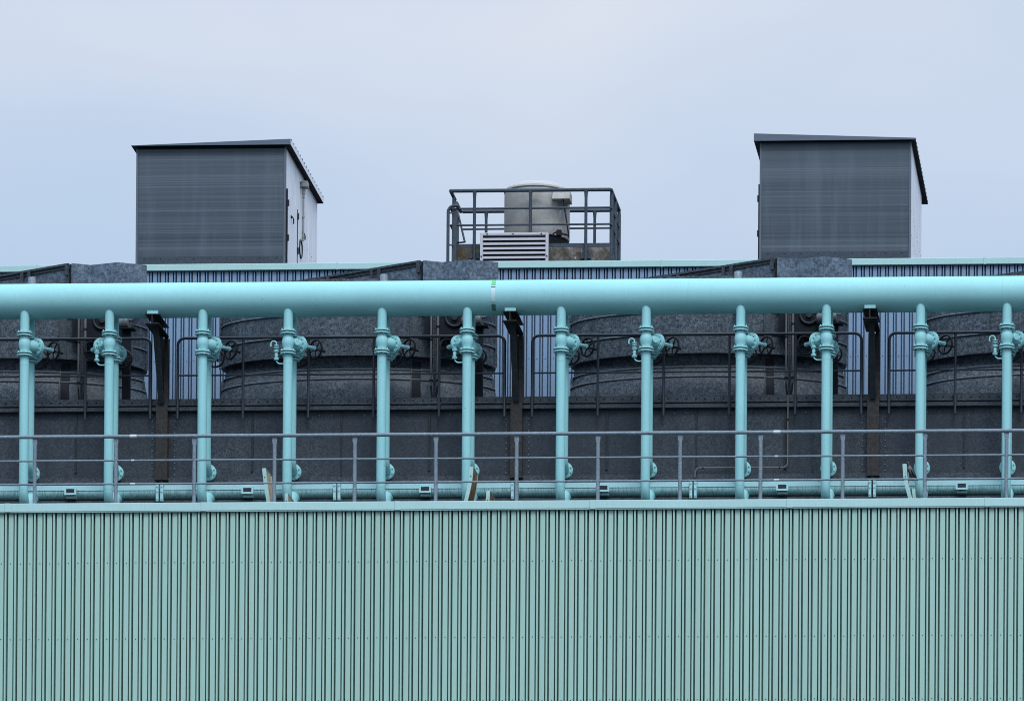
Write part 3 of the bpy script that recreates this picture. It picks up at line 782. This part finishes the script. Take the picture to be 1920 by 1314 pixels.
# ------------------------------------------------------------------ curved fins behind the coping
def fin(line, wid, ply, label, y0=.45, y1=1.03):
    pts = [P(a, c, y0) for a, c in line]
    base = pts[-1]
    r = thing('curved_fin', label, 'curved board', (base.x, y0, Z_deck), 'curved plywood boards with teal edges')
    # smooth the centre line
    cl = []
    q = [pts[0]+(pts[0]-pts[1])]+pts+[pts[-1]+(pts[-1]-pts[-2])]
    for i in range(1, len(q)-2):
        for k in range(5):
            s_ = k/5; a_, b_, c_, d_ = q[i-1], q[i], q[i+1], q[i+2]
            cl.append(.5*((2*b_)+(c_-a_)*s_+(2*a_-5*b_+4*c_-d_)*s_*s_+(3*b_-a_-3*c_+d_)*s_**3))
    cl.append(pts[-1]); cl = [p_ for p_ in cl if p_.z > Z_deck]
    last = cl[-1]; cl.append(Vector((last.x+(last.x-cl[-2].x)*.5, 0, Z_deck)))
    def outline(w_): return [(p_.x-w_, p_.z) for p_ in cl]+[(p_.x+w_, p_.z) for p_ in cl[::-1]]
    b = MB(); b.prism(outline(wid*.80), y0+.0125, y1-.0125); b.build('panel', ply, r)
    for a_, c_ in ((y0, y0+.012), (y1-.012, y1)):
        b = MB(); b.prism(outline(wid), a_, c_)
        if a_ == y0:
            for p_ in (cl[4], cl[min(len(cl)-2, 15)]): b.lathe([(.010, 0), (.010, .006)], (p_.x, y0-.001, p_.z-.01), (0, -1, 0), 6, mi=1)
        b.build('edge_trim', [m_coping, m_screw], r)
    b = MB(); b.box(cl[0].x-wid, cl[0].x+wid, y0+.0125, y1-.0125, cl[0].z-.001, cl[0].z+.008); b.build('top_cap', m_coping, r)
    return r
fin([(495, 878), (497, 897), (499.5, 915), (503.5, 942), (508, 962)], .031, m_ply2, 'tall curved plywood board with teal edge left of the fourth riser')
fin([(537, 925), (537, 942), (537, 962)], .028, m_ply2, 'short plywood board with teal edge in front of the fourth riser')
fin([(884, 875), (882.5, 895), (879, 915), (873.5, 938), (866, 960)], .031, m_ply, 'tall curved brown plywood board with teal edge in front of the sixth riser')
fin([(915.5, 920), (914, 940), (912, 962)], .030, m_ply, 'short brown board with teal edge left of the middle steel column')
f5 = fin([(1696, 870), (1698, 897), (1702.5, 918), (1707.5, 936), (1713, 955)], .033, m_ply, 'tall curved teal edged board that the bird is perched on')
fin([(1713, 916), (1714.5, 936), (1716, 955)], .026, m_ply, 'short teal edged board beside the board with the bird')

# ------------------------------------------------------------------ bird
by = .86
zbt = P(1696, 870, .45).z+.008
bx = P(1696, 870, .45).x
br = thing('bird', 'small grey bird with black head and dark wings perched on a teal board', 'bird', (bx+.015, by, zbt))
def at(px, py): q = P(px, py, by); return Vector((q.x, by, q.z))
chain = [((1695.5, 868.6), .003), ((1699, 867.5), .008), ((1702, 867.2), .020), ((1703.8, 871), .019), ((1705.2, 876.5), .032), ((1707.8, 883), .045), ((1710.5, 889), .036), ((1713.5, 895), .020), ((1716.5, 900), .012)]
me = bpy.data.meshes.new('body'); vs = [at(*c[0])-Vector(br.location) for c in chain]
me.from_pydata([tuple(v_) for v_ in vs], [(i, i+1) for i in range(len(vs)-1)], [])
bo = bpy.data.objects.new('body', me); col.objects.link(bo); bo.parent = br
sm = bo.modifiers.new('skin', 'SKIN'); sv = me.skin_vertices[0].data
for i, (_, r_) in enumerate(chain): sv[i].radius = (r_, r_)
sv[5].use_root = True
ss = bo.modifiers.new('subsurf', 'SUBSURF'); ss.levels = 2; ss.render_levels = 2
me.materials.append(m_birdg)
sm.use_smooth_shade = True
b = MB(); hp_ = [at(1695.2, 868.8), at(1697.5, 868), at(1699.5, 867.3), at(1702, 867), at(1703.6, 870.5), at(1704.6, 875)]
b.tube(hp_, [.002, .006, .017, .0225, .0225, .024], 12); b.build('head', m_birdb, br)
for sgn in (-1, 1):
    b = MB(); q = [at(1707.5, 879), at(1710.5, 884), at(1713.5, 890), at(1717, 896), at(1719.5, 901)]
    q = [p_+Vector((.004, sgn*.034*(1-.15*i), 0)) for i, p_ in enumerate(q)]
    b.tube(q, [.010, .026, .027, .020, .006], 10); b.build('wing', m_birdb, br)
    b = MB(); q0 = at(1707, 886)+Vector((0, sgn*.02, 0)); q1 = Vector((bx+.02, by+sgn*.02, zbt+.004))
    b.tube([q0, (q0+q1)/2+Vector((.01, 0, 0)), q1, q1+Vector((-.03, 0, 0))], .005, 6); b.build('leg', m_birdb, br)

# ------------------------------------------------------------------ upper building
YU = 5.5
ub = thing('upper_building', 'blue grey ribbed wall with teal coping behind the dark cooling towers', 'building', (0, YU, Z_deck))
Zu, Zub = Z(490, YU-.06), Z(502.3, YU-.06)
pit2 = 15.0*(X(1000, YU)-X(900, YU))/100
xf2 = X(820+665/5.333, YU, 515)
fl2 = pit2*.50; s2 = pit2*.16; rb2 = pit2*.15
corrugated(xf2, pit2, fl2, s2, rb2, YU, .085, Z_deck+.002, Zub+.05, WX0, WX1, .010, [Z(672.5, YU), Z(560, YU)]).build('cladding', [m_blue, m_screw], ub, 20)
jx = [WX0]+[X(v, YU, 495) for v in (70, 632, 1240, 1845)]+[WX1]
for k, (a_, c_) in enumerate(zip(jx, jx[1:])):
    b = MB(); b.box(a_+.002, c_-.002, YU-.06, YU+.12, Zub, Zu, bev=.006)
    if k: b.box(a_-.002, a_+.03, YU-.0625, YU+.11, Zub-.002, Zu+.002)
    b.build('coping', m_coping, ub)
Zroof = Zu-.30
b = MB(); b.box(WX0, WX1, YU+.1, 16.9, Z_deck+.002, Zroof-.05); b.build('wall', m_blue, ub)
b = MB(); b.box(WX0, WX1, YU+.1, 16.9, Zroof-.049, Zroof); b.build('roof_deck', m_deck, ub)

# ------------------------------------------------------------------ roof sheds
def shed(xl_px, xr_px, top_px, roof, side_px, rear, name_label, door_side, mirror):
    Y0 = 7.0
    xl, xr = X(xl_px, Y0, 400), X(xr_px, Y0, 400)
    zt_ = P((xl_px+xr_px)/2, top_px, Y0).z
    Y1 = Y0 + 3.55
    r = thing('roof_shed', name_label, 'shed', ((xl+xr)/2, Y0, Zroof), 'metal clad sheds on the upper roof')
    zbase = P((xl_px+xr_px)/2, 481 if not mirror else 471.5, Y0).z
    b = MB(); b.box(xl+.03, xr-.03, Y0, Y0+.05, zbase, zt_+.06); b.build('front_wall', m_shed, r)
    b = MB(); b.box(xl+.02, xr-.02, Y0-.012, Y0+.05, Zroof, zbase-.002, 0)
    for k in range(9): b.lathe([(.012, 0), (.008, .01)], (xl+.15+k*(xr-xl-.3)/8, Y0-.013, zbase-.03), (0, -1, 0), 6, mi=1)
    b.build('base_strip', [m_plat, m_angle], r)
    for xx in (xl, xr):
        b = MB(); b.box(xx-.0 if xx == xl else xx-.035, xx+.035 if xx == xl else xx, Y0-.016, Y0+.06, Zroof, zt_+.03, bev=.004); b.build('corner_trim', m_fascia, r)
    for sgn, xx in ((-1, xl), (1, xr)):
        b = MB(); y = Y0+.062; n = 14; n = 7; wd = (Y1-y)/n
        for k in range(n):          # ribbed white panels
            b.box(xx-sgn*.03, xx-sgn*.004, y+k*wd+.018, y+(k+1)*wd-.018, Zroof, zt_+.02, bev=.006)
        b.box(xx-sgn*.045, xx-sgn*.031, y, Y1, Zroof, zt_+.02, 1)
        for k in range(n):
            for q in range(8): b.lathe([(.010, 0), (.007, .006)], (xx-sgn*.004, y+(k+.3+.4*(q % 2))*wd, Zroof+.3+(q//2)*.42), (sgn, 0, 0), 6, mi=1)
        b.build('side_wall', [m_white, m_rail], r)
    b = MB(); b.box(xl+.035, xr-.035, Y1-.05, Y1, Zroof, zt_); b.build('back_wall', m_white, r)
    # roof: slab with overhang, tapered front fascia
    (fxl, fyl), (fxr, fyr), yb_px, (rx, ry) = roof
    Yf = Y0-.12
    A = P(fxl, fyl, Yf); B = P(fxr, fyr, Yf); zb_ = P((fxl+fxr)/2, yb_px, Yf).z
    edge = A if rx < (fxl+fxr)/2 else B
    Yr = Yx(rx, ry, edge.x); zr_ = P(rx, ry, Yr).z
    dz = max(-.06, min(.03, zr_-zb_))
    b = MB()
    th = .10
    def v(x, y, z): return b.bm.verts.new((x, y, z))
    f0 = [v(A.x, Yf, zb_), v(B.x, Yf, zb_), v(B.x, Yf, B.z), v(A.x, Yf, A.z)]
    f1 = [v(A.x, Yr, zb_+dz), v(B.x, Yr, zb_+dz), v(B.x, Yr, zb_+dz+B.z-zb_), v(A.x, Yr, zb_+dz+A.z-zb_)]
    fa = [(0, 1, 2, 3)]
    b.bm.faces.new(f0); b.bm.faces.new(f1[::-1])
    for i in range(4):
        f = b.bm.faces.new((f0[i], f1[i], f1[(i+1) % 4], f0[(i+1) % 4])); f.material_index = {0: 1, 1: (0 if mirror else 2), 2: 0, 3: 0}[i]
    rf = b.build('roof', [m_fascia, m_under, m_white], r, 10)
    b = MB(); n = 16
    ztp = max(A.z, B.z)
    for k in range(n):      # rib ends of the roof sheet along the verge
        y = Yf+.1+(Yr-Yf-.2)*k/(n-1)
        ex = B.x if not mirror else B.x
        zt3 = B.z+dz*(y-Yf)/(Yr-Yf)
        b.box(ex-.06, ex+.006, y-.03, y+.03, zt3-.002, zt3+.014)
    b.build('roof_ribs', m_fascia, rf)
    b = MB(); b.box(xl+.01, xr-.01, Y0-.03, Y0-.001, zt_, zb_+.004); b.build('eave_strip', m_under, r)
    # doors on one side
    sx = xr if door_side > 0 else xl; s = door_side
    ys = [Y0+.12, Y0+1.12, Y0+1.22, Y0+2.12]
    zd = Zroof+2.1*0+min(1.95, zt_-Zroof-.12)
    for k in (0, 1):
        b = MB(); b.box(sx+s*.001, sx+s*.022, ys[2*k], ys[2*k+1], Zroof+.03, zd, bev=.004); d_ = b.build('door', m_white, r)
        yh = ys[2*k]+.32 if k == 0 else ys[2*k+1]-.42
        zh = P(544, 409, 7.4).z if k == 0 else P(567, 440, 8.7).z
        b = MB(); b.tube([(sx+s*.023, yh, zh+.03), (sx+s*.05, yh, zh+.03), (sx+s*.055, yh+.10, zh+.01), (sx+s*.05, yh+.13, zh-.06)], .011, 8); b.lathe([(.03, 0), (.025, .02)], (sx+s*.022, yh, zh+.03), (s, 0, 0), 10); b.build('handle', m_black, d_)
        for zz in (zh+.18-.0, zh-.42):
            b = MB(); yy = ys[0]-.03 if k == 0 else ys[2]-.045
            b.box(sx+s*.001, sx+s*.045, yy-.03, yy+.03, zz-.05, zz+.05); b.build('hinge', m_black, d_)
        b = MB(); yy = ys[0]-.05 if k == 0 else ys[2]-.05
        b.box(sx+s*.002, sx+s*.026, yy-.02, yy+.02, Zroof+.02, zh+.42 if k == 0 else zh+.3); b.build('door_edge', m_black, d_)
    if not mirror:
        b = MB(); yl = Y0+1.66; zl_ = P(567, 346, 8.6).z
        b.box(sx+.001, sx+.13, yl-.08, yl+.08, zl_-.05, zl_+.06, bev=.012); b.tube([(sx+.05, yl, zl_-.05), (sx+.05, yl, zl_-.16)], .03, 10)
        b.tube([(sx+.045, yl, zl_-.16), (sx+.045, yl, zl_-.98)], .017, 8)
        for q in (.2, .55, .9): b.tube([(sx+.045, yl, zl_-q), (sx+.045, yl, zl_-q-.02)], .024, 8)
        b.build('wall_lamp', paint('lamp_grey', (.22, .23, .22), .5), r)
        b = MB(); b.ring((sx+.026, Y0+1.5, P(563, 467, 8.5).z), (1, 0, 0), .15, .018, 24, 8); b.build('vent_ring', m_black, r)
    return r
shed(255, 535.5, 279, ((246, 273), (545, 260.5), 272.3, (607, 382)), 600, None, 'grey ribbed shed on the left of the roof with white door side and lamp', 1, False)
shed(1424, 1708, 267, ((1413.5, 250.5), (1716.5, 258.5), 263, (1740, 373)), 1730, None, 'grey ribbed shed on the right of the roof with roof tilted down to the right', -1, True)

# ------------------------------------------------------------------ platform with tank in the middle
YPf = 6.30
xr_ = P(1146, 355, YPf).x
YPb = Yx(1161, 395, xr_)
xl_ = P(845, 360, YPf).x
zr1 = P(990, 357, YPf).z; zr2 = P(990, 390.5, YPf).z; zr3 = P(990, 421.5, YPf).z
pl_ = thing('concrete_plinth', 'stained concrete plinth under the fenced roof platform', 'plinth', (X(1000, 6.4), 6.4, Zroof))
zpt = P(1100, 463.5, 6.4).z
b = MB(); b.box(X(852, 6.4, 480), X(1146, 6.4, 480), 6.36, YPb+.1, Zroof, zpt, bev=.02); b.build('block', m_conc, pl_)
pr = thing('platform_rail', 'dark grey pipe railing fencing the roof platform with the round vent', 'railing', ((xl_+xr_)/2, YPf, Zroof))
def closed_rail(z, r_, nm, gap=False):
    b = MB(); c_ = .03
    b.tube([(xl_, YPf, z), (xr_-c_, YPf, z), (xr_, YPf+c_, z), (xr_, YPb, z)], r_, 10)
    b.tube([(xr_, YPb, z), (xl_+.03, YPb, z)], r_, 10)
    if nm == 'top_rail':
        ym = YPf+(YPb-YPf)*.42
        b.tube([(xl_, YPf, z), (xl_, ym, z)], r_, 10); b.tube([(xl_, ym+.22, z), (xl_, YPb, z)], r_, 10)
    else:
        b.tube([(xl_, YPf, z), (xl_, YPf+.28, z)], r_*.9, 8)
    b.build(nm, m_plat, pr)
closed_rail(zr1, .031, 'top_rail'); closed_rail(zr2, .017, 'middle_rail'); closed_rail(zr3, .017, 'lower_rail')
for v in (889.5, 994.5, 1098.5):
    x = X(v, YPf, 420); b = MB(); b.tube([(x, YPf, Zroof+.1), (x, YPf, zr1-.14), (x, YPf, zr1-.01)], [.030, .026, .036], 10)
    b.box(x-.085, x+.085, YPf+.032, YPf+.058, P(v, 484, YPf).z, P(v, 473, YPf).z); b.build('post', m_plat, pr)
for v in (911.5, 1115):
    x = X(v, YPb, 430); b = MB(); b.tube([(x, YPb, Zroof), (x, YPb, zr1-.14), (x, YPb, zr1-.01)], [.028, .025, .036], 10); b.build('post', m_plat, pr)
for y in (YPf+.09, (YPf+YPb)/2, YPb-.02):
    b = MB(); b.tube([(xr_, y, Zroof), (xr_, y, zr1-.1), (xr_, y, zr1)], [.034, .034, .026], 10); b.build('post', m_plat, pr)
for y in (YPf+.3, YPf+.75):
    b = MB(); b.tube([(xl_+.01, y, Zroof), (xl_+.01, y, zr1-.02)], [.03, .022], 10); b.build('post', m_plat, pr)
b = MB(); zk0, zk1 = P(1090, 463, YPf).z+.012, P(1090, 454, YPf).z
b.box(xl_+.05, xr_-.01, YPf+.066, YPf+.078, zk0, zk1); b.box(xl_+.02, xl_+.032, YPf+.08, YPb, zk0, zk1); b.box(xr_-.03, xr_-.018, YPf+.08, YPb, zk0, zk1); b.build('toe_board', m_plat, pr)
b = MB(); q0, q1, q2 = P(854, 379, YPf+.5), P(871.5, 454, YPf+.15), P(857, 455.5, YPf+.3)
b.tube([q0, q1], .018, 8); b.tube([q1, q2], .014, 8); b.build('brace', m_plat, pr)
# ladder head at the left
ld = thing('access_ladder', 'grey ladder head with curved grab pipe on the left of the platform', 'ladder', (X(843, 6.2), 6.2, Zroof))
xs = X(840, 6.2, 440); z0_ = P(840, 398, 6.2).z
b = MB(); b.tube([(xs, 6.2, Zroof), (xs, 6.2, z0_)]+arc((xs+.11, 6.2, z0_), .11, math.pi, math.pi/2, (1, 0, 0), (0, 0, 1), 6)[1:]+[(xs+.16, 6.2, z0_+.11), (xs+.16, 6.5, z0_+.11)], .027, 12); b.build('grab_pipe', m_plat, ld)
xp0, xp1 = X(848, 6.25, 440), X(856, 6.25, 440)
b = MB(); b.box(xp0, xp1, 6.24, 6.26, Zroof, P(850, 392, 6.25).z); b.box(xp0+.03, xp0+.05, 6.262, 6.75, Zroof, P(850, 392, 6.25).z); b.build('side_plate', m_plat, ld)
for yy in (399, 459): b = MB(); z = P(845, yy, 6.2).z; b.tube([(xs, 6.2, z), (xp0+.02, 6.23, z)], .014, 8); b.build('rung', m_plat, ld)
# louvre
YL = 6.14
lv = thing('louvre_vent', 'pale rectangular louvred vent standing in front of the concrete plinth', 'louvre', (X(964, YL), YL, Zroof))
a0, a1 = X(900, YL, 460), X(1028, YL, 460); ztl = P(964, 436, YL).z; zbl = Zroof+.02
b = MB(); fw_ = .048
b.box(a0, a0+fw_, YL, YL+.10, zbl, ztl, bev=.004); b.box(a1-fw_, a1, YL, YL+.10, zbl, ztl, bev=.004)
b.box(a0+fw_+.001, a1-fw_-.001, YL+.002, YL+.10, ztl-fw_*.9, ztl, bev=.004)
for x in (a0+.12, (a0+a1)/2-.02, a1-.12): b.lathe([(.013, 0), (.013, .006)], (x, YL+.001, ztl-.024), (0, -1, 0), 8, mi=1)
for x in (a0+.024, a1-.024): b.lathe([(.013, 0), (.013, .006)], (x, YL-.001, P(900, 481, YL).z), (0, -1, 0), 8, mi=1)
b.build('frame', [m_louv, m_black], lv)
b = MB(); z = ztl-fw_*.9-.03; stp = (P(964, 448, YL).z-P(964, 485, YL).z)/4.3
while z > zbl:
    b.prism([(YL+.006, z-.052), (YL+.012, z-.056), (YL+.006+.075, z+.008), (YL+.075, z+.012)], a0+fw_, a1-fw_, 'yz')
    b.prism([(YL+.004, z-.056), (YL+.016, z-.056), (YL+.016, z-.018), (YL+.004, z-.018)], a0+fw_+.001, a1-fw_-.001, 'yz'); z -= stp
b.build('blades', m_louv, lv)
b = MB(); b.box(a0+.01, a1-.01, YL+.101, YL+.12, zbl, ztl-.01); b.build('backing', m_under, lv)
# tank
YTk = 7.0; xc = X(1007, YTk, 400); rt_ = (X(1068, YTk, 400)-X(946, YTk, 400))/2
ztk = P(1007, 347.5, YTk-rt_).z; zb0 = P(1007, 449, YTk-rt_).z
tk = thing('roof_vent', 'round beige roof vent drum with pale cap inside the railing', 'roof vent', (xc, YTk, Zroof))
b = MB(); b.lathe([(rt_*.985, zb0+.11), (rt_, zb0+.13), (rt_, ztk-.03), (rt_*.97, ztk-.025), (rt_*.97, ztk)], (xc, YTk, 0), n=64)
for k in range(3): b.box(xc-rt_*.8, xc-rt_*.8+.001, YTk, YTk+.001, zb0, zb0+.001)
b.build('drum', m_tankp, tk)
b = MB(); b.lathe([(rt_*1.012, ztk+.001), (rt_*1.012, ztk+.028), (rt_*.99, ztk+.036), (rt_*.97, ztk+.05), (rt_*.965, ztk+.056), (rt_*.92, ztk+.078), (rt_*.85, ztk+.10), (rt_*.7, ztk+.132), (rt_*.5, ztk+.152), (.05, ztk+.165)], (xc, YTk, 0), n=64); b.build('cap', m_tankcap, tk)
b = MB(); b.lathe([(rt_*.94, Zroof), (rt_*.94, zb0+.108)], (xc, YTk, 0), n=64); b.build('base_ring', m_under, tk)
b = MB(); xa, xb = X(1036, 6.5, 366), X(1068.5, 6.5, 366); za, zb_ = P(1050, 358, 6.5).z, P(1050, 374, 6.5).z
b.prism([(6.53, za), (6.47, zb_+.05), (6.45, zb_), (6.85, zb_), (6.85, za)], xa, xb, 'yz'); b.build('junction_hood', m_tankp, tk)
b = MB(); b.tube([P(1056, 374, 6.5), P(1061, 405, 6.48), P(1066, 440, 6.46), P(1065.5, 446, 6.47)], .013, 8); b.build('cable', m_black, tk)
b = MB(); q = P(1050, 437, 6.42); b.box(q.x-.06, q.x+.03, 6.38, 6.46, q.z-.05, q.z+.05, bev=.01); b.ring((q.x-.06, 6.42, q.z-.06), (0, 1, .2), .07, .012, 20, 6); b.tube([(q.x+.03, 6.42, q.z-.01), (q.x+.14, 6.44, q.z-.03)], .018, 8); b.build('junction_box', m_black, tk)
b = MB(); q = P(1048, 398, 6.5); an = math.asin((q.x-xc)/rt_); yq = YTk-rt_*math.cos(an)-.004
for dx, dz, w_, h_ in ((0, .05, .028, .022), (0, .015, .022, .016), (0, -.015, .018, .012), (0, -.045, .014, .014)): b.box(q.x-w_, q.x+w_, yq-.004, yq+.02, q.z+dz-h_*.7, q.z+dz+h_*.7)
b.build('label_plate', m_whitep, tk)
